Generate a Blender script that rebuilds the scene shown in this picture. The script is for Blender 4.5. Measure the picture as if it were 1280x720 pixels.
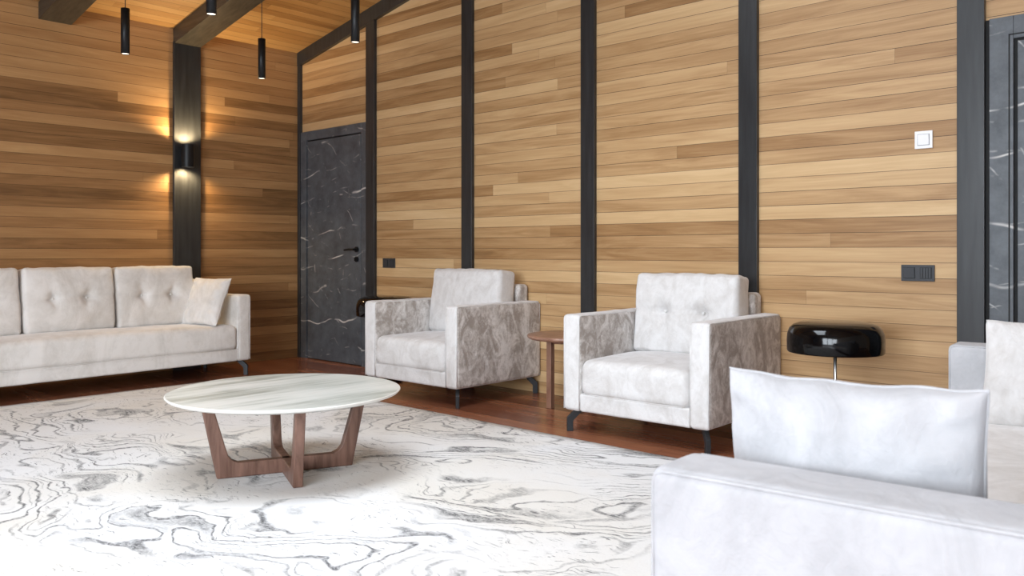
import bpy, bmesh, math, random
from mathutils import Vector, Matrix, noise
random.seed(7)
for o in list(bpy.data.objects): bpy.data.objects.remove(o)
S = bpy.context.scene
COL = S.collection
R = math.radians

# ------------------------------------------------------------------ camera
FPX = 1057.0
cam_d = bpy.data.cameras.new('camera'); cam = bpy.data.objects.new('camera', cam_d); COL.objects.link(cam)
cam.location = (6.9058, -4.5234, 1.0)
cam.rotation_euler = (R(90), 0, R(90 - 47.3 + 0.0) )
cam_d.sensor_width = 36; cam_d.lens = 36 * FPX / 1280
cam_d.shift_y = -46 / 1280
cam_d.clip_start = 0.05; cam_d.clip_end = 60
cam_d.dof.use_dof = True; cam_d.dof.focus_distance = 4.6; cam_d.dof.aperture_fstop = 6.3
S.camera = cam

# ------------------------------------------------------------------ world, exposure, daylight
S.view_settings.view_transform = 'Standard'; S.view_settings.look = 'None'
S.view_settings.gamma = 1; S.view_settings.use_curve_mapping = False
S.view_settings.exposure = 0.0
w = bpy.data.worlds.new('world'); S.world = w; w.use_nodes = True
bg = w.node_tree.nodes['Background']; bg.inputs[0].default_value = (0.85, 0.92, 1.0, 1); bg.inputs[1].default_value = 3.0

def area(name, loc, rot, sx, sy, power, colr, spread=180):
    d = bpy.data.lights.new(name, 'AREA'); d.shape = 'RECTANGLE'; d.size = sx; d.size_y = sy
    d.energy = power; d.color = colr; d.spread = R(spread)
    o = bpy.data.objects.new(name, d); COL.objects.link(o); o.location = loc; o.rotation_euler = rot
    return o
WY = -9.4            # plane of the window wall behind the camera
DAY = (0.84, 0.92, 1.0)
WINS = [(4.3, 5.8), (6.0, 7.5), (7.7, 9.1)]
for (a, b) in WINS:
    area('window_daylight', ((a + b) / 2, WY + .62, 1.75), (R(64), 0, R(10)), b - a, 2.6, 96 * (b - a), DAY, 160)

ADDED_SKY = (3.3, 4.9, -4.9, -1.9)      # unseen roof window, added to light rug and table from above
sl_z = 2.87 + .195 * (ADDED_SKY[0] + ADDED_SKY[1]) / 2
area('added_roof_light', ((ADDED_SKY[0] + ADDED_SKY[1]) / 2, (ADDED_SKY[2] + ADDED_SKY[3]) / 2, sl_z - .01), (0, -math.atan(.195), 0), ADDED_SKY[1] - ADDED_SKY[0] - .1, ADDED_SKY[3] - ADDED_SKY[2] - .1, 88, DAY, 140)

# ------------------------------------------------------------------ material helpers
def lin(r, g, b):
    f = lambda c: (c / 255 / 12.92) if c / 255 <= .04045 else ((c / 255 + .055) / 1.055) ** 2.4
    return (f(r), f(g), f(b), 1)
class NT:
    def __init__(s, name):
        s.m = bpy.data.materials.new(name); s.m.use_nodes = True; s.t = s.m.node_tree; s.n = s.t.nodes
        s.p = s.n['Principled BSDF']
    def add(s, typ, **kw):
        n = s.n.new(typ)
        for k, v in kw.items():
            if k.startswith('i_'):
                key = k[2:].replace('_', ' ')
                s.set(n, key, v)
            else: setattr(n, k, v)
        return n
    def set(s, n, key, v):
        inp = n.inputs[int(key)] if key.isdigit() else n.inputs[key]
        if isinstance(v, bpy.types.NodeSocket): s.t.links.new(v, inp)
        else: inp.default_value = v
    def math(s, op, a, b=None, c=None, clamp=False):
        n = s.n.new('ShaderNodeMath'); n.operation = op; n.use_clamp = clamp
        for i, v in enumerate((a, b, c)):
            if v is not None: s.set(n, str(i), v)
        return n.outputs[0]
    def coord(s, kind='Object'): return s.add('ShaderNodeTexCoord').outputs[kind]
    def mapping(s, vec, scale=(1, 1, 1), loc=(0, 0, 0), rot=(0, 0, 0)):
        n = s.add('ShaderNodeMapping'); s.set(n, 'Vector', vec); n.inputs['Scale'].default_value = scale
        n.inputs['Location'].default_value = loc; n.inputs['Rotation'].default_value = rot
        return n.outputs[0]
    def noise(s, vec, scale, detail=3, rough=.5, dist=0.0, out=0):
        n = s.add('ShaderNodeTexNoise'); s.set(n, 'Vector', vec); s.set(n, 'Scale', scale)
        s.set(n, 'Detail', detail); s.set(n, 'Roughness', rough); s.set(n, 'Distortion', dist)
        return n.outputs[out]
    def white(s, a, dim='1D'):
        n = s.add('ShaderNodeTexWhiteNoise', noise_dimensions=dim)
        if dim == '1D': s.set(n, 'W', a)
        else: s.set(n, 'Vector', a)
        return n.outputs['Value']
    def ramp(s, fac, stops, interp='LINEAR'):
        n = s.add('ShaderNodeValToRGB'); s.set(n, 'Fac', fac); cr = n.color_ramp; cr.interpolation = interp
        while len(cr.elements) > 1: cr.elements.remove(cr.elements[-1])
        for i, (p, c) in enumerate(stops):
            e = cr.elements[0] if i == 0 else cr.elements.new(p)
            e.position = p; e.color = c if len(c) == 4 else (*c, 1)
        return n.outputs[0]
    def mix(s, fac, a, b, blend='MIX'):
        n = s.add('ShaderNodeMix', data_type='RGBA', blend_type=blend)
        s.set(n, '0', fac); s.set(n, '6', a); s.set(n, '7', b)
        return n.outputs[2]
    def sep(s, v):
        n = s.add('ShaderNodeSeparateXYZ'); s.set(n, '0', v); return n.outputs
    def comb(s, x, y, z):
        n = s.add('ShaderNodeCombineXYZ'); s.set(n, '0', x); s.set(n, '1', y); s.set(n, '2', z); return n.outputs[0]
    def bump(s, h, strength, dist=.01, normal=None):
        n = s.add('ShaderNodeBump'); s.set(n, 'Strength', strength); s.set(n, 'Distance', dist); s.set(n, 'Height', h)
        if normal is not None: s.set(n, 'Normal', normal)
        return n.outputs[0]
    def out(s, **kw):
        for k, v in kw.items(): s.set(s.p, k.replace('_', ' '), v)
        return s.m

G = lambda v: (v, v, v, 1)
def plain(name, col, rough=.5, metal=0.0, **kw):
    t = NT(name); return t.out(Base_Color=col, Roughness=rough, Metallic=metal, **kw)

def planks(name, along, across, width, seglen, tones, rough=.5, gap=.035, gapcol=None, bump=.3, spec=.5, gscale=1.0, seed=0.0, coat=0.0, vary=.52):
    """boards with their own tone, end joints, stretched grain and thin dark joints"""
    t = NT(name); P = t.sep(t.coord())
    u = P['XYZ'.index(along)]; v = P['XYZ'.index(across)]
    vv = t.math('DIVIDE', v, width); row = t.math('FLOOR', t.math('ADD', vv, seed)); fr = t.math('FRACT', vv)
    off = t.math('MULTIPLY', t.white(row), 17.3)
    uu = t.math('ADD', t.math('DIVIDE', u, seglen), off); seg = t.math('FLOOR', uu); fu = t.math('FRACT', uu)
    rnd = t.white(t.comb(row, seg, 3.1), '3D'); rnd2 = t.white(t.comb(seg, row, 9.7), '3D')
    gv = t.comb(t.math('MULTIPLY', u, 1.1 * gscale), t.math('ADD', t.math('MULTIPLY', v, 13 * gscale), t.math('MULTIPLY', rnd, 40)), t.math('MULTIPLY', rnd2, 30))
    g1 = t.noise(gv, 1.0, 5, .6, 1.2)
    gv2 = t.comb(t.math('MULTIPLY', u, 3.0 * gscale), t.math('MULTIPLY', v, 110 * gscale), rnd)
    g2 = t.noise(gv2, 1.0, 3, .5, .3)
    f = t.math('ADD', t.math('MULTIPLY', rnd, vary), t.math('MULTIPLY', t.math('SUBTRACT', g1, .5), .70))
    f = t.math('ADD', f, t.math('MULTIPLY', t.math('SUBTRACT', g2, .5), .22))
    f = t.math('ADD', f, .5 - vary / 2, clamp=True)
    col = t.ramp(f, tones)
    # joints
    e = t.math('MINIMUM', fr, t.math('SUBTRACT', 1.0, fr))
    ju = t.math('MULTIPLY', t.math('MINIMUM', fu, t.math('SUBTRACT', 1.0, fu)), seglen / width)
    g = t.math('LESS_THAN', e, gap / 2)
    j = t.math('LESS_THAN', ju, .01)
    strength = t.math('ADD', .55, t.math('MULTIPLY', t.white(t.math('ADD', row, 50.5)), .45))
    gm = t.math('MAXIMUM', t.math('MULTIPLY', g, strength), t.math('MULTIPLY', j, .5))
    col = t.mix(gm, col, gapcol or lin(50, 28, 12))
    h = t.math('SUBTRACT', t.math('MULTIPLY', g2, .15), t.math('MULTIPLY', g, 1.0))
    t.set(t.p, 'Normal', t.bump(h, bump, .003))
    rr = t.math('ADD', rough, t.math('MULTIPLY', t.math('SUBTRACT', g1, .5), .2))
    return t.out(Base_Color=col, Roughness=rr, Coat_Weight=coat, Coat_Roughness=.2)

WOODT = [(0, lin(112, 78, 46)), (.25, lin(156, 118, 76)), (.5, lin(188, 152, 108)), (.75, lin(206, 173, 128)), (1, lin(220, 192, 148))]
WOOD_SHADED = [(0, lin(88, 60, 33)), (.25, lin(128, 92, 54)), (.5, lin(162, 120, 76)), (.75, lin(180, 139, 92)), (1, lin(200, 160, 110))]  # same timber as the long wall, darkened to carry the end wall's shade
M = {}
M['wall_x'] = planks('timber_cladding_long', 'X', 'Z', .0785, 4.3, WOODT, .5)
M['wall_y'] = planks('timber_cladding_end_shaded', 'Y', 'Z', .0785, 4.3, WOOD_SHADED, .5, seed=31)
M['ceil'] = planks('timber_ceiling', 'Y', 'X', .085, 2.2, [(0, lin(130, 86, 42)), (.5, lin(184, 140, 84)), (1, lin(208, 168, 112))], .5, seed=11)
M['floor'] = planks('brown_floorboards', 'X', 'Y', .14, 1.7, [(0, lin(86, 48, 33)), (.5, lin(134, 82, 58)), (1, lin(168, 112, 82))], .24, gap=.02, gapcol=lin(25, 12, 8), bump=.15, seed=5)
M['plaster'] = plain('pale_plaster', lin(190, 180, 165), .9)

t = NT('charcoal_painted_timber')
n = t.noise(t.mapping(t.coord(), (14, 14, 1.2)), 2, 4, .6)
M['post'] = t.out(Base_Color=t.ramp(n, [(.3, lin(34, 35, 37)), (.7, lin(50, 52, 54))]), Roughness=.33, Normal=t.bump(n, .15, .002))
M['rafter'] = NT('dark_stained_rafter')
t = M['rafter']; n = t.noise(t.mapping(t.coord(), (1.5, 18, 18)), 2, 4, .6)
M['rafter'] = t.out(Base_Color=t.ramp(n, [(.3, lin(46, 43, 38)), (.7, lin(78, 72, 62))]), Roughness=.42, Normal=t.bump(n, .2, .002))

# dark marble with white veins
t = NT('black_veined_marble'); c = t.coord()
w1 = t.noise(c, 2.2, 3, .6, 0, out=1)
P = t.sep(c)
def vein(tx, tz, warp, wd, ms, lo, hi, off):
    """thin wandering veins: iso-lines of a tilted, warped plane, broken up by a mask"""
    wn = t.noise(t.mapping(c, (1, 1, 1), (off, off, off)), 1.9, 2, .45)
    f = t.math('ADD', t.math('MULTIPLY', P[0], tx), t.math('MULTIPLY', P[2], tz))
    f = t.math('ADD', f, t.math('MULTIPLY', wn, warp))
    q = t.math('PINGPONG', f, .5)
    m = t.ramp(t.noise(t.mapping(c, (1, 1, 1.6), (off * 2, 3, off)), ms, 3, .6), [(lo, G(0)), (hi, G(1))])
    return t.math('MULTIPLY', t.ramp(q, [(0, G(1)), (wd, G(.6)), (wd * 2.4, G(0))]), m)
v1 = vein(-.5, 3.6, 1.3, .012, 3.0, .48, .60, 0)
v2 = vein(3.2, 4.2, 2.0, .014, 5.0, .55, .66, 4.0)
v3 = vein(-1.0, 9.0, 2.4, .022, 7.0, .55, .66, 8.0)
v4 = vein(5.0, .6, 1.6, .012, 5.0, .60, .68, 12.0)
vv = t.math('MAXIMUM', v1, t.math('MULTIPLY', v2, .55)); vv = t.math('MAXIMUM', vv, t.math('MULTIPLY', v3, .4)); vv = t.math('MAXIMUM', vv, t.math('MULTIPLY', v4, .5), clamp=True)
base = t.ramp(t.noise(c, 7, 5, .7), [(.3, lin(62, 66, 71)), (.7, lin(92, 97, 103))])
M['marble_dark'] = t.out(Base_Color=t.mix(vv, base, lin(215, 212, 208)), Roughness=.42)

# pale streaked marble of the coffee table, streaks along world Y
t = NT('pale_streaked_marble'); c = t.coord()
n1 = t.noise(t.mapping(c, (9, .9, 1), rot=(0, 0, .06)), 1.3, 5, .62, .5)
n2 = t.noise(t.mapping(c, (30, 2.0, 1), rot=(0, 0, -.05)), 1.2, 4, .6, .6)
n3 = t.noise(c, 1.8, 2)
f = t.math('ADD', t.math('MULTIPLY', n1, .7), t.math('ADD', t.math('MULTIPLY', n2, .3), t.math('MULTIPLY', t.math('SUBTRACT', n3, .5), .35)))
cc = t.ramp(f, [(.30, lin(132, 136, 126)), (.41, lin(172, 175, 166)), (.50, lin(204, 206, 199)), (.62, lin(220, 220, 214)), (.8, lin(198, 193, 182))])
M['marble_pale'] = t.out(Base_Color=cc, Roughness=.3)
M['marble_edge'] = plain('pale_marble_rim', lin(232, 230, 224), .35)

t = NT('walnut'); c = t.coord()
n = t.noise(t.mapping(c, (22, 22, 3)), 1.5, 5, .6, .8)
M['walnut'] = t.out(Base_Color=t.ramp(n, [(.3, lin(92, 64, 52)), (.7, lin(138, 104, 90))]), Roughness=.42, Normal=t.bump(n, .1, .002))
t = NT('walnut_table_top'); c = t.coord()
n = t.noise(t.mapping(c, (3, 24, 3)), 1.5, 5, .6, .8)
M['walnut_top'] = t.out(Base_Color=t.ramp(n, [(.3, lin(124, 88, 70)), (.7, lin(172, 134, 114))]), Roughness=.35)

# crushed velvet: nap lies differently in soft blotches
def velvet(name, light, dark, lo, hi, sheen=.5, scale=5.0):
    t = NT(name); c = t.coord()
    a = t.noise(t.mapping(c, (1, 1, .6)), scale, 5, .62, 1.3)
    b = t.noise(c, scale * 4.5, 4, .65, .8)
    f = t.math('ADD', t.math('MULTIPLY', a, .72), t.math('MULTIPLY', b, .28))
    col = t.ramp(f, [(lo, dark), (hi, light)])
    fine = t.noise(c, 420, 2)
    nb = t.bump(f, .35, .02); nb = t.bump(fine, .12, .001, nb)
    return t.out(Base_Color=col, Roughness=.85, Sheen_Weight=sheen, Sheen_Roughness=.4, Sheen_Tint=lin(240, 240, 245), Normal=nb, Specular_IOR_Level=.25)
M['velvet'] = velvet('pale_grey_velvet', lin(218, 216, 215), lin(197, 193, 190), .34, .58, .4, 7)
M['velvet_arm_shaded'] = velvet('pale_grey_velvet_mottled_shaded', lin(222, 218, 215), lin(162, 153, 146), .42, .60, .35, 10)  # mottled nap, with the shade of the side faces put into its darker tone
M['velvet_sofa'] = velvet('warm_grey_velvet', lin(234, 231, 228), lin(212, 208, 203), .36, .58, .4, 4)
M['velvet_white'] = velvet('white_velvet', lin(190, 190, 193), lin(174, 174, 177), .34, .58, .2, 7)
M['seam'] = plain('seam_thread', lin(168, 162, 158), .9)
M['leg'] = plain('anthracite_metal', lin(48, 50, 53), .5, .3)
M['black_metal'] = plain('matt_black_metal', lin(24, 26, 29), .45, .3)
M['black_line'] = plain('black_rebate', lin(8, 8, 9), .7)
M['gloss_black'] = plain('gloss_black_enamel', lin(6, 7, 9), .10, Specular_IOR_Level=.35)
M['chrome'] = plain('chrome', lin(225, 225, 225), .28, 1.0)
M['white_plastic'] = plain('white_plastic', lin(238, 238, 240), .35)
M['grey_line'] = plain('plastic_gap', lin(150, 152, 156), .6)
M['black_plastic'] = plain('black_plastic', lin(52, 54, 58), .5)
M['dark_gap'] = plain('dark_plastic_gap', lin(24, 25, 27), .6)
M['dial'] = plain('gloss_inner_white', lin(235, 230, 220), .5)
t = NT('lit_lens'); M['lens'] = t.out(Base_Color=G(1), Emission_Color=lin(255, 236, 208), Emission_Strength=3.0)
t = NT('window_glass'); M['glass'] = t.out(Base_Color=G(1), Roughness=0.0, Transmission_Weight=1.0, IOR=1.02)

# rug: cream ground with meandering dark marbling
t = NT('marbled_rug'); c = t.coord()
def vmadd(a, k, b):
    n = t.add('ShaderNodeVectorMath', operation='MULTIPLY_ADD'); t.set(n, '0', a); t.set(n, '1', k); t.set(n, '2', b); return n.outputs[0]
wa = t.noise(c, .9, 2, .5, 0, out=1)
wb = t.noise(c, 3.2, 3, .55, 0, out=1)
p = vmadd(wa, (1.5, 1.5, 0), c); p = vmadd(wb, (.30, .30, 0), p)
N = t.noise(t.mapping(p, (.55, 1.25, 1)), 1.15, 2, .5)
def lines(field, k, wd):
    q = t.math('PINGPONG', t.math('MULTIPLY', field, k), .5)
    return t.ramp(q, [(0, G(1)), (wd, G(.8)), (wd * 2.2, G(0))])
fib = t.noise(t.mapping(vmadd(wb, (.25, .25, 0), c), (14, 75, 1), rot=(0, 0, .25)), 1.0, 5, .75)
grain = t.noise(c, 90, 3, .7)
brk = t.ramp(t.math('ADD', t.math('MULTIPLY', fib, .6), t.math('MULTIPLY', grain, .4)), [(.42, G(0)), (.55, G(1))])
m1 = t.ramp(t.noise(t.mapping(p, loc=(3, 1, 0)), 1.5, 3, .6), [(.45, G(0)), (.56, G(1))])
m2 = t.ramp(t.noise(t.mapping(p, loc=(9, 5, 0)), 2.6, 3, .6), [(.52, G(0)), (.62, G(1))])
l1 = t.math('MULTIPLY', lines(N, 18, .062), m1)
l2 = t.math('MULTIPLY', lines(N, 36, .07), m2)
band = t.math('MULTIPLY', lines(N, 5.2, .06), t.ramp(t.noise(t.mapping(p, loc=(1, 8, 0)), 1.7, 2), [(.5, G(0)), (.6, G(1))]))
flk = t.math('MULTIPLY', t.ramp(fib, [(.575, G(0)), (.63, G(1))]), t.ramp(t.noise(t.mapping(c, loc=(5, 2, 0)), 1.6, 3, .6), [(.42, G(0)), (.56, G(1))]))
D = t.math('MAXIMUM', t.math('MULTIPLY', l1, .95), t.math('MULTIPLY', l2, .7))
D = t.math('MAXIMUM', D, t.math('MULTIPLY', band, .95))
D = t.math('MULTIPLY', D, t.math('ADD', .35, t.math('MULTIPLY', brk, .65)))
D = t.math('MAXIMUM', D, t.math('MULTIPLY', flk, .9), clamp=True)
patch = t.ramp(t.noise(t.mapping(p, loc=(2, 2, 0)), .9, 2), [(.42, lin(230, 231, 233)), (.62, lin(222, 218, 211))])
patch = t.mix(t.math('MULTIPLY', grain, .25), patch, lin(190, 184, 176))
col = t.mix(D, patch, lin(36, 38, 44))
M['rug'] = t.out(Base_Color=col, Roughness=.95, Sheen_Weight=.2, Normal=t.bump(t.math('ADD', t.math('MULTIPLY', grain, .6), t.math('MULTIPLY', D, -.5)), .35, .006), Specular_IOR_Level=.15)

# ------------------------------------------------------------------ mesh helpers
def link(name, bm, mat, parent=None, smooth=False, bevel=0.0):
    me = bpy.data.meshes.new(name); bmesh.ops.recalc_face_normals(bm, faces=bm.faces); bm.to_mesh(me); bm.free()
    for m in (mat if isinstance(mat, list) else [mat]): me.materials.append(m)
    o = bpy.data.objects.new(name, me); COL.objects.link(o)
    if parent: o.parent = parent
    if smooth:
        for p in me.polygons: p.use_smooth = True
    if bevel:
        b = o.modifiers.new('bevel', 'BEVEL'); b.width = bevel; b.segments = 3; b.limit_method = 'ANGLE'; b.angle_limit = R(40)
        for p in me.polygons: p.use_smooth = True
        wn = o.modifiers.new('wn', 'WEIGHTED_NORMAL'); wn.keep_sharp = False
    return o
def empty(name, loc=(0, 0, 0), rz=0):
    o = bpy.data.objects.new(name, None); COL.objects.link(o); o.location = loc; o.rotation_euler = (0, 0, rz)
    o.empty_display_size = .1; return o
def tag(o, label=None, cat=None, group=None, kind=None):
    if label: o['label'] = label
    if cat: o['category'] = cat
    if group: o['group'] = group
    if kind: o['kind'] = kind
    return o
def box(bm, x0, x1, y0, y1, z0, z1, mi=0):
    vs = [bm.verts.new((x, y, z)) for x in (x0, x1) for y in (y0, y1) for z in (z0, z1)]
    for f in ((0, 1, 3, 2), (4, 6, 7, 5), (0, 4, 5, 1), (2, 3, 7, 6), (0, 2, 6, 4), (1, 5, 7, 3)):
        bm.faces.new([vs[i] for i in f]).material_index = mi
    return vs
def prism(bm, pts, to3, t0, t1):
    a = [bm.verts.new(to3(p[0], p[1], t0)) for p in pts]; b = [bm.verts.new(to3(p[0], p[1], t1)) for p in pts]
    bm.faces.new(a); bm.faces.new(b[::-1]); n = len(pts)
    for i in range(n): bm.faces.new([a[i], b[i], b[(i + 1) % n], a[(i + 1) % n]])
def lathe(bm, prof, seg=48, cx=0, cy=0, close=False):
    rings = []
    for r, z in prof:
        if r < 1e-6: rings.append([bm.verts.new((cx, cy, z))])
        else: rings.append([bm.verts.new((cx + r * math.cos(2 * math.pi * i / seg), cy + r * math.sin(2 * math.pi * i / seg), z)) for i in range(seg)])
    for a, b in zip(rings, rings[1:]):
        for i in range(seg):
            j = (i + 1) % seg
            if len(a) == 1 and len(b) == 1: continue
            if len(a) == 1: bm.faces.new([a[0], b[i], b[j]])
            elif len(b) == 1: bm.faces.new([a[i], b[0], a[j]])
            else: bm.faces.new([a[i], b[i], b[j], a[j]])
def tube(bm, pts, r, seg=6, closed=False):
    pts = [Vector(p) for p in pts]; n = len(pts); rings = []
    for i, p in enumerate(pts):
        d = (pts[(i + 1) % n] - pts[i - 1]) if (closed or 0 < i < n - 1) else (pts[1] - pts[0] if i == 0 else pts[-1] - pts[-2])
        d.normalize(); a = d.orthogonal() if abs(d.z) > .95 else d.cross(Vector((0, 0, 1))); a.normalize(); b = d.cross(a)
        rings.append([bm.verts.new(p + a * r * math.cos(2 * math.pi * k / seg) + b * r * math.sin(2 * math.pi * k / seg)) for k in range(seg)])
    for i in range(n if closed else n - 1):
        A, B = rings[i], rings[(i + 1) % n]
        for k in range(seg): bm.faces.new([A[k], B[k], B[(k + 1) % seg], A[(k + 1) % seg]])
    if not closed:
        bm.faces.new(rings[0]); bm.faces.new(rings[-1][::-1])

def soft_box(size, r, thin=2, puff=0.0, side=0.0, n=22, tufts=(), namp=0.0, nsc=4.0, seed=0, seam=None, wr=0.0):
    """padded block centred on the origin: rounded edges, crowned faces across axis `thin`, buttoned pits"""
    s = [v / 2 for v in size]; ax = []
    for k in range(3):
        a = s[k]; rr = min(r, a * .98)
        inner = max(2, int(n * (2 * (a - rr)) / max(size))) if a > rr else 1
        L = [-a + rr * (i / 5) for i in range(5)] + [-(a - rr) + 2 * (a - rr) * i / inner for i in range(inner + 1)] + [a - rr + rr * (i + 1) / 5 for i in range(5)]
        ax.append(L)
    bm = bmesh.new(); cache = {}
    o1, o2 = [k for k in range(3) if k != thin]
    def V(q):
        key = tuple(round(c, 6) for c in q)
        if key in cache: return cache[key]
        cl = [max(-(s[k] - min(r, s[k] * .98)), min(s[k] - min(r, s[k] * .98), q[k])) for k in range(3)]
        d = Vector([q[k] - cl[k] for k in range(3)])
        p = Vector(cl) + (d.normalized() * r if d.length > 1e-9 else Vector((0, 0, 0)))
        u = max(-1, min(1, p[o1] / s[o1])); v = max(-1, min(1, p[o2] / s[o2])); w_ = p[thin] / s[thin]
        e = ((1 - u * u) * (1 - v * v)) ** .55
        p[thin] += puff * e * w_
        if side:
            p[o1] += side * u * (1 - v * v) * (1 - .5 * w_ * w_); p[o2] += side * v * (1 - u * u) * (1 - .5 * w_ * w_)
        sg = 1 if w_ > 0 else -1
        for (tu, tv, td, ts) in tufts:
            dx, dy = q[o1] - tu, q[o2] - tv; dd = math.hypot(dx, dy)
            k = math.exp(-dd * dd / (2 * ts * ts))
            ang = math.atan2(dy, dx); fold = .35 * math.cos(4 * ang + tu * 9) * math.exp(-dd * dd / (2 * (2.6 * ts) ** 2)) * min(1, dd / ts)
            if w_ < -.3: p[thin] += td * (k + .35 * math.exp(-dd * dd / (2 * (2.8 * ts) ** 2)) + fold * .5)
        if seam and w_ < -.3:
            for (ax_, pos, dep, wd) in seam:
                c_ = q[o1] if ax_ == 0 else q[o2]
                p[thin] += dep * math.exp(-(c_ - pos) ** 2 / (2 * wd * wd))
        if namp:
            nv = noise.noise(Vector((p[0] * nsc + seed, p[1] * nsc, p[2] * nsc + seed * .7)))
            nv2 = noise.noise(Vector((p[0] * nsc * 3 + seed, p[1] * nsc * 3, p[2] * nsc * 3)))
            nn = Vector(q).normalized()
            p[thin] += namp * nv * sg; p[o1] += namp * .6 * nv * (1 if u > 0 else -1) * abs(u) ** 3; p[o2] += namp * .6 * nv2 * (1 if v > 0 else -1) * abs(v) ** 3
            if wr: p[thin] += wr * sg * nv2 * (abs(u) ** 3 + abs(v) ** 3)
        cache[key] = bm.verts.new(p); return cache[key]
    for k in range(3):
        a, b = [j for j in range(3) if j != k]
        for sgn in (-1, 1):
            for i in range(len(ax[a]) - 1):
                for j in range(len(ax[b]) - 1):
                    q = []
                    for (x, y) in ((i, j), (i + 1, j), (i + 1, j + 1), (i, j + 1)):
                        c_ = [0, 0, 0]; c_[k] = sgn * s[k]; c_[a] = ax[a][x]; c_[b] = ax[b][y]; q.append(V(c_))
                    try: bm.faces.new(q)
                    except ValueError: pass
    return bm
def xf(bm, loc=(0, 0, 0), rx=0, ry=0, rz=0):
    bmesh.ops.transform(bm, matrix=Matrix.Translation(loc) @ Matrix.Rotation(rz, 4, 'Z') @ Matrix.Rotation(ry, 4, 'Y') @ Matrix.Rotation(rx, 4, 'X'), verts=bm.verts)
    return bm
def throw_pillow_bm(w_, h_, th, seed=0, n=40, conc=.05):
    bm = bmesh.new(); g = {}
    for sd in (-1, 1):
        for i in range(n + 1):
            for j in range(n + 1):
                u = math.sin(math.pi / 2 * (2 * i / n - 1)); v = math.sin(math.pi / 2 * (2 * j / n - 1))
                edge = i in (0, n) or j in (0, n)
                if edge and sd == 1: g[(1, i, j)] = g[(-1, i, j)]; continue
                x = u * w_ / 2 * (1 - conc * (1 - v * v) ** 1.2 * abs(u) ** 2); z = v * h_ / 2 * (1 - conc * (1 - u * u) ** 1.2 * abs(v) ** 2)
                T = th / 2 * ((1 - u ** 2) ** .40) * ((1 - v ** 2) ** .40)
                nz = noise.noise(Vector((u * 1.6 + seed, v * 1.6, sd * .7 + seed))) * .012
                # gathers running in from seam
                m = max(abs(u), abs(v))
                ph = (u * 13 if abs(v) > abs(u) else v * 13)
                gth = .014 * math.sin(ph + seed * 3 + 2.5 * noise.noise(Vector((ph * .3, seed, sd)))) * max(0, (m - .35) / .65) ** 1.2 * (1 - m ** 6)
                rad = .010 * noise.noise(Vector((math.atan2(v, u) * 3.5, seed * 1.3, sd * 2.0))) * m ** 2 * (1 - m ** 8)
                y = sd * (T + (nz + gth + rad) * (0 if edge else min(1, T / .02)))
                z += .006 * noise.noise(Vector((u * 3, seed, 1))) * abs(v) ** 3
                g[(sd, i, j)] = bm.verts.new((x, y, z))
    for sd in (-1, 1):
        for i in range(n):
            for j in range(n):
                bm.faces.new([g[(sd, i, j)], g[(sd, i + 1, j)], g[(sd, i + 1, j + 1)], g[(sd, i, j + 1)]])
    return bm
def pillow(name, label, size, loc, rx, ry, rz, mat, seed, group=None):
    w_, h_, th = size
    o = empty(name, loc, 0); o.rotation_euler = (rx, ry, rz); o.rotation_mode = 'XYZ'
    link('pillow_cover', throw_pillow_bm(w_, h_, th, seed), mat, o, smooth=True)
    bm = bmesh.new(); P = []; N_ = 28; conc = .05
    for k in range(4 * N_):
        s_, f_ = divmod(k, N_); a = -1 + 2 * f_ / N_
        u, v = [(a, -1), (1, a), (-a, 1), (-1, -a)][s_]
        P.append((u * w_ / 2 * (1 - conc * (1 - v * v) ** 1.2 * abs(u) ** 2), 0, v * h_ / 2 * (1 - conc * (1 - u * u) ** 1.2 * abs(v) ** 2) + .006 * noise.noise(Vector((u * 3, seed, 1))) * abs(v) ** 3))
    tube(bm, P, .0028, 6, True)
    link('piping', bm, mat, o, smooth=True)
    tag(o, label, 'cushion', group); return o

# ------------------------------------------------------------------ room shell
LX, RX = 0.0, 9.2
SL = .195; RIDGE = 5.4
def ceil_z(x): return 2.87 + SL * x if x <= RIDGE else 2.87 + SL * RIDGE - SL * (x - RIDGE)
def struct(name, bm, mat, bevel=0.0, **k):
    o = link(name, bm, mat, bevel=bevel, **k); o['kind'] = 'structure'; return o
bm = bmesh.new(); box(bm, -.15, RX + .15, WY - .15, .15, -.12, 0); struct('floor', bm, M['floor'])
bm = bmesh.new()
def roof_piece(xa, xb, ya, yb):
    prism(bm, [(xa, ceil_z(xa)), (xb, ceil_z(xb)), (xb, ceil_z(xb) + .15), (xa, ceil_z(xa) + .15)], lambda a, b, c: (a, c, b), ya, yb)
roof_piece(-.15, ADDED_SKY[0], WY - .15, .15); roof_piece(ADDED_SKY[1], RIDGE, WY - .15, .15); roof_piece(RIDGE, RX + .15, WY - .15, .15)
roof_piece(ADDED_SKY[0], ADDED_SKY[1], WY - .15, ADDED_SKY[2]); roof_piece(ADDED_SKY[0], ADDED_SKY[1], ADDED_SKY[3], .15)
struct('ceiling', bm, M['ceil'])
bm = bmesh.new(); prism(bm, [(-.15, 0), (RX + .15, 0), (RX + .15, ceil_z(RX + .15)), (RIDGE, ceil_z(RIDGE)), (-.15, ceil_z(-.15))], lambda a, b, c: (a, c, b), 0, .15)
struct('wall_right', bm, M['wall_x'])
bm = bmesh.new(); box(bm, -.15, 0, WY, 0, 0, 2.87); struct('wall_left', bm, M['wall_y'])
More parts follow.
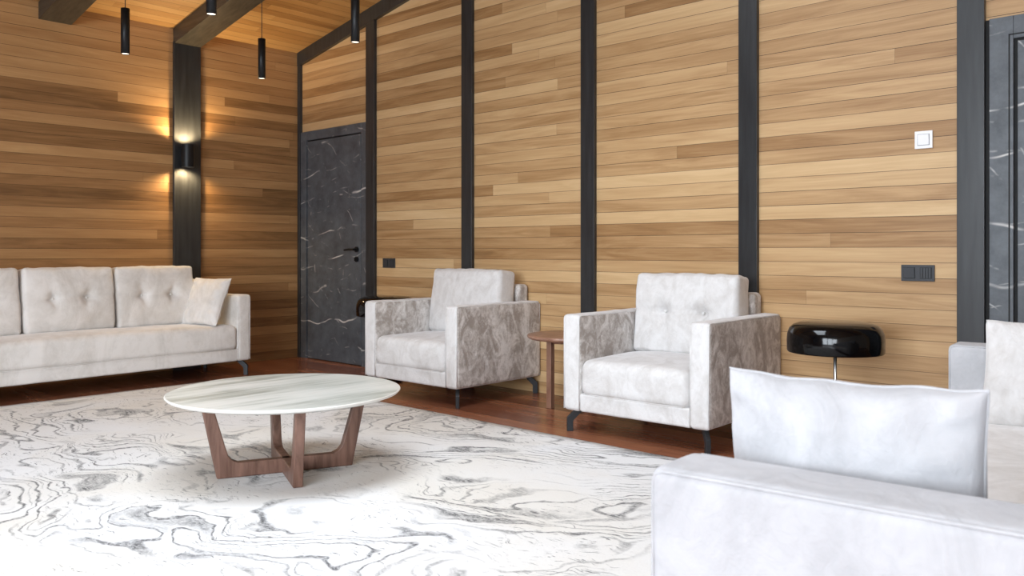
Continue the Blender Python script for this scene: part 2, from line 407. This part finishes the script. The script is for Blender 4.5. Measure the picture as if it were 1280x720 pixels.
# wall with windows, behind the camera
bm = bmesh.new(); xs = [-.15] + [v for ab in WINS for v in ab] + [RX + .15]
for i in range(0, len(xs), 2): box(bm, xs[i], xs[i + 1], WY - .15, WY, 0, 2.87 if i == 0 else 3.02)
box(bm, -.15, RX + .15, WY - .15, WY, 0, .12)
prism(bm, [(-.15, 3.0), (RX + .15, 3.0), (RX + .15, ceil_z(RX + .15)), (RIDGE, ceil_z(RIDGE)), (-.15, ceil_z(-.15))], lambda a, b, c: (a, c, b), WY - .15, WY)
struct('wall_rear', bm, M['plaster'])
bm = bmesh.new()
box(bm, RX, RX + .15, WY, 0, 0, ceil_z(RX))
struct('wall_end', bm, M['plaster'])
def window(n, a, b):
    o = empty('window_%d' % n, ((a + b) / 2, WY - .08, .12)); o['kind'] = 'structure'; h = (b - a) / 2
    bm = bmesh.new()
    for x0, x1, z0, z1 in ((-h, -h + .06, 0, 2.88), (h - .06, h, 0, 2.88), (-h, h, 0, .06), (-h, h, 2.82, 2.88), (-.03, .03, 0, 2.88)): box(bm, x0, x1, -.03, .03, z0, z1)
    link('window_frame', bm, M['post'], o)
    bm = bmesh.new(); box(bm, -h + .05, h - .05, -.005, .005,   .05, 2.83); link('window_pane', bm, M['glass'], o)
for i, (a, b) in enumerate(WINS): window(i + 1, a, b)
o = empty('window_4', ((ADDED_SKY[0] + ADDED_SKY[1]) / 2, (ADDED_SKY[2] + ADDED_SKY[3]) / 2, sl_z + .06)); o.rotation_euler = (0, -math.atan(.195), 0); o['kind'] = 'structure'  # frame for the added roof light, out of view
hx, hy = (ADDED_SKY[1] - ADDED_SKY[0]) / 2 + .01, (ADDED_SKY[3] - ADDED_SKY[2]) / 2
bm = bmesh.new()
for x0, x1, y0, y1 in ((-hx, -hx + .06, -hy, hy), (hx - .06, hx, -hy, hy), (-hx, hx, -hy, -hy + .06), (-hx, hx, hy - .06, hy), (-hx, hx, -.03, .03)): box(bm, x0, x1, y0, y1, -.03, .03)
link('window_frame', bm, M['post'], o)
bm = bmesh.new(); box(bm, -hx + .05, hx - .05, -hy + .05, hy - .05, -.004, .004); link('window_pane', bm, M['glass'], o)

# posts, corner trim, sloping wall plate, rafters
tn = 0
def trim(bm, mat=None, bevel=.002):
    global tn; tn += 1; return struct('trim_%d' % tn, bm, mat or M['post'], bevel=bevel)
for (a, b) in ((1.045, 1.161), (2.23, 2.343), (3.386, 3.5), (4.545, 4.66), (5.705, 5.826), (6.95, 7.07), (8.1, 8.22)):
    bm = bmesh.new(); box(bm, a, b, -.03, .0, 0, min(ceil_z(a), ceil_z(b)) - .02); trim(bm)
bm = bmesh.new(); box(bm, 0, .042, -.03, 0, 0, 2.85); trim(bm)
bm = bmesh.new(); prism(bm, [(0, ceil_z(0)), (0, ceil_z(0) - .125), (RIDGE, ceil_z(RIDGE) - .125), (RIDGE, ceil_z(RIDGE))], lambda a, b, c: (a, c, b), -.034, 0); trim(bm)
bm = bmesh.new(); box(bm, 0, .03, -1.24, -1.005, 0, 2.76); trim(bm)
for (y0, y1) in ((-1.235, -1.005), (-2.273, -2.04), (-5.37, -5.14), (-6.4, -6.17), (-7.43, -7.2), (-8.46, -8.23)):
    bm = bmesh.new()
    xr = ADDED_SKY[0] - .05 if ADDED_SKY[2] < y0 < ADDED_SKY[3] else None
    pr = [(0, ceil_z(0)), (0, ceil_z(0) - .13), (xr, ceil_z(xr) - .13), (xr, ceil_z(xr))] if xr else [(0, ceil_z(0)), (0, ceil_z(0) - .13), (RIDGE, ceil_z(RIDGE) - .13), (RX, ceil_z(RX) - .13), (RX, ceil_z(RX)), (RIDGE, ceil_z(RIDGE))]
    prism(bm, pr, lambda a, b, c: (a, c, b), y0, y1); trim(bm, M['rafter'])

# ------------------------------------------------------------------ doors
def door(n, x0, x1, top, leaf0, leaf1, leaftop, handle_x):
    o = empty('door_%d' % n, ((x0 + x1) / 2, 0, 0)); o['kind'] = 'structure'; cx = (x0 + x1) / 2
    bm = bmesh.new(); a, b = leaf0 - .016 - cx, leaf1 + .016 - cx
    box(bm, x0 - cx, a, -.022, 0, 0, top); box(bm, b, x1 - cx, -.022, 0, 0, top); box(bm, a, b, -.022, 0, leaftop + .012, top)
    link('door_frame', bm, M['marble_dark'], o, bevel=.002)
    bm = bmesh.new(); box(bm, a, b, -.003, 0, 0, leaftop + .012); box(bm, x0 - cx - .0195, x0 - cx, -.004, 0, 0, top); link('door_rebate', bm, M['black_line'], o)
    bm = bmesh.new(); box(bm, leaf0 - cx, leaf1 - cx, -.016, -.003, .008, leaftop); lf = link('door_leaf', bm, M['marble_dark'], o, bevel=.002)
    if handle_x is not None:
        hx = handle_x - cx
        bm = bmesh.new(); tube(bm, [(hx, -.016, 1.015), (hx, -.028, 1.015)], .025, 20); tube(bm, [(hx, -.02, 1.015), (hx, -.06, 1.015)], .010, 10)
        tube(bm, [(hx + .008, -.06, 1.015), (hx - .06, -.06, 1.017), (hx - .125, -.06, 1.010)], .009, 10); link('door_handle', bm, M['black_metal'], o, smooth=False)
        bm = bmesh.new(); tube(bm, [(hx, -.016, .93), (hx, -.026, .93)], .025, 20); box(bm, hx - .004, hx + .004, -.045, -.02, .915, .945); link('thumb_turn', bm, M['black_metal'], o)
    return o
door(1, .045, 1.043, 2.115, .15, .955, 2.02, .905)
d2 = door(2, 5.845, 6.90, 2.105, 5.962, 6.80, 1.985, 6.72)
bm = bmesh.new(); cx2 = (5.845 + 6.90) / 2
box(bm, 5.926 - cx2, 5.932 - cx2, -.0235, -.0, 0, 2.02); box(bm, 5.926 - cx2, 6.83 - cx2, -.0235, 0, 2.014, 2.02)
link('frame_groove', bm, M['black_line'], d2)

# ------------------------------------------------------------------ wall plates
def plate(name, label, x, z, w_, h_, mats, mods, cat, group=None):
    o = empty(name, (x, 0, z)); tag(o, label, cat, group)
    bm = bmesh.new(); box(bm, -w_ / 2, w_ / 2, -.010, 0, -h_ / 2, h_ / 2); link('plate_frame', bm, mats[0], o, bevel=.002)
    k = w_ / mods
    for i in range(mods):
        c0 = -w_ / 2 + k * (i + .5)
        bm = bmesh.new(); box(bm, c0 - .0285, c0 + .0285, -.0115, -.009, -.0285, .0285); link('gap_ring', bm, mats[1], o)
        if i == 0 or cat == 'switch':
            bm = bmesh.new(); prism(bm, [(-.026, -.012), (.026, -.012), (.026, -.0175), (-.026, -.014)], lambda a, b, c: (c, b, a), c0 - .026, c0 + .026); link('rocker', bm, mats[0], o, bevel=.001)
        else:
            bm = bmesh.new()
            for q in (-.02, -.007, .006, .019): box(bm, c0 + q - .005, c0 + q + .005, -.014, -.0115, -.026, .026)
            link('socket_insert', bm, mats[0], o, bevel=.001)
plate('light_switch', 'small square white light switch high on the timber wall beside the charcoal post', 5.547, 1.559, .084, .088, (M['white_plastic'], M['grey_line']), 1, 'switch')
plate('wall_socket', 'wide black double socket on the timber wall above the black lamp at right', 5.519, .89, .158, .082, (M['black_plastic'], M['dark_gap']), 2, 'socket')
plate('wall_socket', 'black double socket on the timber wall just right of the door with the lever handle', 1.331, .90, .158, .08, (M['black_plastic'], M['dark_gap']), 2, 'socket')

# ------------------------------------------------------------------ rug
bm = bmesh.new(); NX, NY = 60, 40; X0, X1, Y0, Y1 = .84, 5.95, -4.25, -1.02
gr = {}
for i in range(NX + 1):
    for j in range(NY + 1):
        x = X0 + (X1 - X0) * i / NX; y = Y0 + (Y1 - Y0) * j / NY
        e = i in (0, NX) or j in (0, NY)
        z = .016 + .0015 * noise.noise(Vector((x * 3, y * 3, 0))) - (.006 if e else 0)
        gr[i, j] = bm.verts.new((x, y, z))
for i in range(NX):
    for j in range(NY): bm.faces.new([gr[i, j], gr[i + 1, j], gr[i + 1, j + 1], gr[i, j + 1]])
ring = [(i, 0) for i in range(NX)] + [(NX, j) for j in range(NY)] + [(i, NY) for i in range(NX, 0, -1)] + [(0, j) for j in range(NY, 0, -1)]
low = {k: bm.verts.new((gr[k].co.x, gr[k].co.y, .0005)) for k in ring}
for a, b in zip(ring, ring[1:] + ring[:1]): bm.faces.new([gr[a], low[a], low[b], gr[b]])
bm.faces.new([low[k] for k in ring])
tag(link('rug', bm, M['rug'], smooth=True), 'large cream rug with dark grey marbled swirls on the brown floorboards', 'rug')

# ------------------------------------------------------------------ upholstered seating
def leg_bm(cx, cy, sx, sy):
    """bent flat bar: upright foot, then slants in towards the middle of the seat"""
    bm = bmesh.new(); dx, dy = -sx / math.sqrt(2), -sy / math.sqrt(2); px, py = -dy, dx
    poly = [(0, 0), (.034, 0), (.034, .058), (.098, .125), (.050, .125), (0, .076)]
    prism(bm, poly, lambda s_, z, t_: (cx + dx * s_ + px * t_, cy + dy * s_ + py * t_, z), -.012, .012)
    return bm
def seating(name, label, cat, W, D, loc, rz, ncush, mats, tufted, aw=.11, H=.65, zb=.12, seed=0, back_h=.765, ct=.17, cush_w=None, backt=.12, group=None, tops=None, cush_top=.865, gapside=0.0):
    o = empty(name, loc, rz); tag(o, label, cat, group); Wi = W - 2 * aw
    for sx in (-1, 1):
        for sy in (-1, 1):
            link('leg', leg_bm(sx * (W / 2 - .012), sy * (D / 2 - .02), sx, sy), M['leg'], o, bevel=.002)
    for sx in (-1, 1):
        bm = soft_box((aw, D, H - zb), .022, thin=0, puff=.008, n=26, namp=.004, nsc=5, seed=seed + sx)
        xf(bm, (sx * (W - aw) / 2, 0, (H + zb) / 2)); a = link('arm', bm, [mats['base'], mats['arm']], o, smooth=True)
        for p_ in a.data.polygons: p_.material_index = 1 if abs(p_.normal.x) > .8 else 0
        bm = bmesh.new(); q = .018
        for xx in (sx * (W / 2 - .004), sx * (W / 2 - aw + .004)):
            y0, y1, z0, z1 = -D / 2 + .006, D / 2 - .006, zb + .008, H - .006
            P = [(xx, y0, z0), (xx, y0, z1 - q), (xx, y0 + q * .3, z1 - q * .3), (xx, y0 + q, z1), (xx, 0, z1), (xx, y1 - q, z1), (xx, y1, z1 - q), (xx, y1, z0)]
            tube(bm, P, .0032, 6)
        link('piping', bm, mats['base'], a, smooth=True)
    bm = soft_box((Wi + .004, D - .02, .10), .014, thin=1, puff=.0, n=24, namp=.002, seed=seed + 3); xf(bm, (0, -.002, zb + .05)); link('base', bm, mats['base'], o, smooth=True)
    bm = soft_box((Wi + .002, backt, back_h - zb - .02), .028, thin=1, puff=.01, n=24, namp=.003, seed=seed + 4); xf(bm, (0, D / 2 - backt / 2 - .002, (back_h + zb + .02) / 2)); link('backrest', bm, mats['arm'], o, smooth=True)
    sd = D - backt - .03
    bm = soft_box((Wi - .008, sd, .19), .045, thin=2, puff=.022, side=.004, n=40 if ncush > 1 else 28, namp=.006, nsc=3.5, seed=seed + 5)
    xf(bm, (0, -D / 2 + sd / 2 - .004, .308)); sc = link('seat_cushion', bm, mats['seat'], o, smooth=True)
    bm = bmesh.new(); y0 = -D / 2 - .005; x0 = Wi / 2 - .03
    tube(bm, [(-x0, y0, .222), (-x0 / 2, y0 - .003, .221), (0, y0 - .003, .221), (x0 / 2, y0 - .003, .221), (x0, y0, .222)], .003, 6); link('piping', bm, mats['seat'], sc, smooth=True)
    cw = cush_w or (Wi / ncush); tot = cw * ncush
    for i in range(ncush):
        h_ = cush_top - .405
        if tufted: tu = [(-cw * .18, h_ * .02, .052, .026), (cw * .18, h_ * .02, .052, .026)]; sm = [(1, h_ * .02, .007, .010)]
        else: tu = []; sm = []
        bm = soft_box((cw - .022, ct, h_), .026, thin=1, puff=.045, side=.006, n=34, tufts=tu, namp=.009, nsc=5.5, seed=seed + 7 + i * 3.1, seam=sm, wr=.004)
        lean = R(-7)
        xf(bm, (-tot / 2 + cw * (i + .5) + gapside, D / 2 - backt - ct / 2 - .045, .405 + h_ / 2), rx=lean)
        c = link('back_cushion', bm, mats['cush'], o, smooth=True)
        if tufted:
            for (u_, v_, _, _) in tu:
                bm = bmesh.new(); bmesh.ops.create_uvsphere(bm, u_segments=10, v_segments=6, radius=.009, matrix=Matrix.Translation((u_, -ct / 2 + .012, v_)) @ Matrix.Scale(.4, 4, (0, 1, 0)))
                xf(bm, (-tot / 2 + cw * (i + .5) + gapside, D / 2 - backt - ct / 2 - .045, .405 + h_ / 2), rx=lean)
                link('button', bm, mats['cush'], c, smooth=True)
    return o
mch = dict(arm=M['velvet_arm_shaded'], base=M['velvet'], seat=M['velvet'], cush=M['velvet'])
mso = dict(arm=M['velvet_sofa'], base=M['velvet_sofa'], seat=M['velvet_sofa'], cush=M['velvet_sofa'])
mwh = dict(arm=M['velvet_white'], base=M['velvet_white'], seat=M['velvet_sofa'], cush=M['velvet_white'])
def from_corner(cx, cy, W, D, rz, sx, sy):
    """centre of a seat whose local corner (sx,sy) stands at (cx,cy)"""
    lx, ly = sx * W / 2, sy * D / 2
    return (cx - (lx * math.cos(rz) - ly * math.sin(rz)), cy - (lx * math.sin(rz) + ly * math.cos(rz)), 0)
W, D = .895, .84
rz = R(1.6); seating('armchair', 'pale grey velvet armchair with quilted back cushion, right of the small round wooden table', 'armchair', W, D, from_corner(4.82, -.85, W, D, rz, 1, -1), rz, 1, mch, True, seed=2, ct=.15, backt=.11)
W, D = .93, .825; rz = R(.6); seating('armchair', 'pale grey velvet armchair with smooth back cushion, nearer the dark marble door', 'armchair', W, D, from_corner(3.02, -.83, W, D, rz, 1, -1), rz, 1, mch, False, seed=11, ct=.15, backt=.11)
W, D = 2.40, .68; rz = R(90 + 2.6)
seating('sofa', 'long light grey velvet sofa against the timber wall under the wall light', 'sofa', W, D, from_corner(.705, -.925, W, D, rz, 1, -1), rz, 3, mso, True, seed=21, ct=.15, backt=.08, cush_w=.655, gapside=-.03, cush_top=.875)
W, D = 2.45, .88; rz = R(-90 + 4.6)
seating('sofa', 'white velvet sofa seen from its arm in the right foreground', 'sofa', W, D, from_corner(6.135, -3.36, W, D, rz, 1, -1), rz, 3, mwh, False, seed=33, aw=.15)

# throw pillows
pillow('throw_pillow', 'square light grey pillow leaning on the arm of the long sofa by the timber wall', (.39, .40, .13), (.49, -1.20, .598), R(-24), R(0), R(16), M['velvet_sofa'], 1)
pillow('throw_pillow', 'big white pillow standing behind the near sofa arm in the right foreground', (.435, .385, .20), (6.345, -3.05, .590), R(5), R(-.6), R(1), M['velvet_white'], 5)
pillow('throw_pillow', 'pale grey pillow at the far arm of the sofa, cut by the right picture edge', (.44, .375, .14), (6.33, -1.23, .578), R(-20), R(0), R(2), M['velvet'], 8)

# ------------------------------------------------------------------ coffee table
ct = empty('coffee_table', (3.60, -2.43, .0165), 0)
tag(ct, 'round coffee table with pale streaked marble top on crossed walnut legs, standing on the rug', 'coffee table')
bm = bmesh.new(); lathe(bm, [(0, .343), (.475, .343), (.498, .352), (.506, .360), (.504, .3635), (.500, .365), (0, .365)], 96); top = link('table_top', bm, M['marble_pale'], ct, smooth=True)
for p in top.data.polygons: p.use_smooth = abs(p.normal.z) < .98
bm = bmesh.new(); lathe(bm, [(.488, .3480), (.4985, .3515), (.5070, .3600), (.5055, .3640), (.5015, .3653)], 96); link('rim', bm, M['marble_edge'], top, smooth=True)
def u_frame(ang, h0):
    R0, R1, Ht = .295, .365, .343; bt = .064
    def side(s):
        return [(s * R0, 0), (s * (R0 + .012), .02), (s * R1, Ht), (s * (R1 - .058), Ht)]
    inner = [( (R0 - .040), .12), (R0 - .048, .095), (R0 - .064, .076), (R0 - .09, bt)]
    pts = [(-R0, 0), (-(R0 + .002), .01), (-R1, Ht), (-(R1 - .046), Ht)]
    pts += [(-a, z) for a, z in inner] + [(a, z) for a, z in inner[::-1]]
    pts += [((R1 - .046), Ht), (R1, Ht), (R0 + .002, .01), (R0, 0)]
    bm = bmesh.new(); c, s = math.cos(ang), math.sin(ang)
    prism(bm, pts, lambda a, z, t_: (a * c - t_ * s, a * s + t_ * c, z + h0), -.021, .021)
    return bm
A = math.atan2(.544, .231)
link('leg_frame', u_frame(A, 0), M['walnut'], ct, bevel=.006)
link('leg_frame', u_frame(A + math.pi / 2, 0.0), M['walnut'], ct, bevel=.006)

# ------------------------------------------------------------------ side table between the armchairs
st = empty('side_table', (3.56, -.345, 0)); tag(st, 'small round wooden side table between the two pale armchairs', 'side table')
bm = bmesh.new(); lathe(bm, [(0, .448), (.26, .448), (.276, .456), (.28, .466), (.276, .474), (.268, .476), (0, .476)], 64); link('table_top', bm, M['walnut_top'], st, smooth=True)
a0 = math.atan2(-.394 + .345, 3.429 - 3.56)
for k in range(3):
    a = a0 + k * 2 * math.pi / 3; x, y = .140 * math.cos(a), .140 * math.sin(a)
    bm = bmesh.new(); box(bm, -.019, .019, -.019, .019, 0, .449); xf(bm, (x, y, 0), rz=R(2)); link('leg', bm, M['walnut_top'], st, bevel=.003)
bm = bmesh.new()
for k in range(3):
    a = a0 + k * 2 * math.pi / 3; x, y = .130 * math.cos(a), .130 * math.sin(a)
    tube(bm, [(0, 0, .425), (x, y, .425)], .016, 4)
link('crossbar', bm, M['walnut_top'], st)

# ------------------------------------------------------------------ black lamps
def lamp(loc, label):
    o = empty('table_lamp', loc); tag(o, label, 'lamp')
    bm = bmesh.new(); lathe(bm, [(.222, .505), (.226, .512), (.227, .56), (.224, .595), (.214, .622), (.196, .640), (.165, .651), (.10, .656), (0, .657)] + [(0, .652), (.10, .651), (.16, .646), (.19, .635), (.209, .618), (.219, .593), (.222, .56), (.222, .505)], 96)
    sh = link('lamp_shade', bm, M['gloss_black'], o, smooth=True)
    bm = bmesh.new(); lathe(bm, [(0, .02), (.0085, .02), (.0085, .64), (0, .64)], 20); link('stem', bm, M['chrome'], o, smooth=True)
    bm = bmesh.new(); lathe(bm, [(0, 0), (.13, 0), (.133, .006), (.128, .018), (.02, .024), (0, .024)], 64); link('lamp_base', bm, M['gloss_black'], o, smooth=True)
lamp((5.258, -.40, 0), 'glossy black lamp with wide flat dome shade and chrome stem, right of the armchairs')
lamp((1.78, -.40, 0), 'black dome shade lamp half hidden behind the arm of the armchair near the door')

# ------------------------------------------------------------------ lights of the room
def spot(name, loc, rot, power, size, blend, colr=(1, .74, .42), rad=.02):
    d = bpy.data.lights.new(name, 'SPOT'); d.energy = power; d.spot_size = R(size); d.spot_blend = blend; d.color = colr; d.shadow_soft_size = rad
    o = bpy.data.objects.new(name, d); COL.objects.link(o); o.location = loc; o.rotation_euler = rot; return o
WARM = (1, .72, .38)
def sconce(y):
    o = empty('wall_light', (.03, y, 1.80)); tag(o, 'black cylinder wall light shining up and down on the dark post above the long sofa', 'wall light')
    bm = bmesh.new(); box(bm, 0, .035, -.03, .03, -.04, .04); link('wall_bracket', bm, M['black_metal'], o, bevel=.003)
    bm = bmesh.new(); lathe(bm, [(.046, -.094), (.051, -.094), (.051, .094), (.046, .094), (.046, .072), (0, .072), (0, -.072), (.046, -.072), (.046, -.094)], 48, .068, 0); link('light_body', bm, M['black_metal'], o, smooth=False)
    for s in (-1, 1):
        bm = bmesh.new(); lathe(bm, [(0, s * .083), (.043, s * .083), (.043, s * .080), (0, s * .080)], 32, .068, 0); link('lens', bm, M['lens'], o)
    spot('wall_light_up', (.098, y, 1.80 + .098), (R(180), 0, 0), 42, 155, .6, WARM)
    spot('wall_light_down', (.098, y, 1.80 - .098), (0, 0, 0), 26, 155, .6, WARM)
sconce(-1.155)
def pendant(x, y, label, drop=True):
    o = empty('pendant_light', (x, y, 2.30)); tag(o, label, 'pendant light')
    zt = ceil_z(x) - (.13 if drop else 0) - 2.30
    bm = bmesh.new(); lathe(bm, [(.024, 0), (.0275, 0), (.0275, .30), (0, .302)], 32); lathe(bm, [(.024, 0), (.024, .03), (0, .03)], 32); link('light_body', bm, M['black_metal'], o, smooth=True)
    for p in o.children[0].data.polygons: p.use_smooth = abs(p.normal.z) < .5
    bm = bmesh.new(); lathe(bm, [(0, .004), (.0238, .004), (.0238, .008), (0, .008)], 24); link('lens', bm, M['lens'], o)
    bm = bmesh.new(); tube(bm, [(0, 0, .30), (0, 0, zt)], .003, 6); link('cord', bm, M['black_metal'], o)
    bm = bmesh.new(); lathe(bm, [(0, zt - .02), (.04, zt - .02), (.04, zt), (0, zt)], 24); link('canopy', bm, M['black_metal'], o)
    spot('pendant_beam', (x, y, 2.295), (0, 0, 0), 3, 80, .6, (1, .84, .62))
pendant(1.25, -2.155, 'black cylinder pendant, leftmost, hanging in front of the plain timber wall')
pendant(1.20, -1.12, 'black cylinder pendant hanging lowest, between the lit post and the room corner')
pendant(2.546, -2.232, 'black cylinder pendant cut by the top edge, before the rafter above the wall light')
pendant(2.618, -1.316, 'black cylinder pendant in front of the sloping dark trim near the marble door', False)
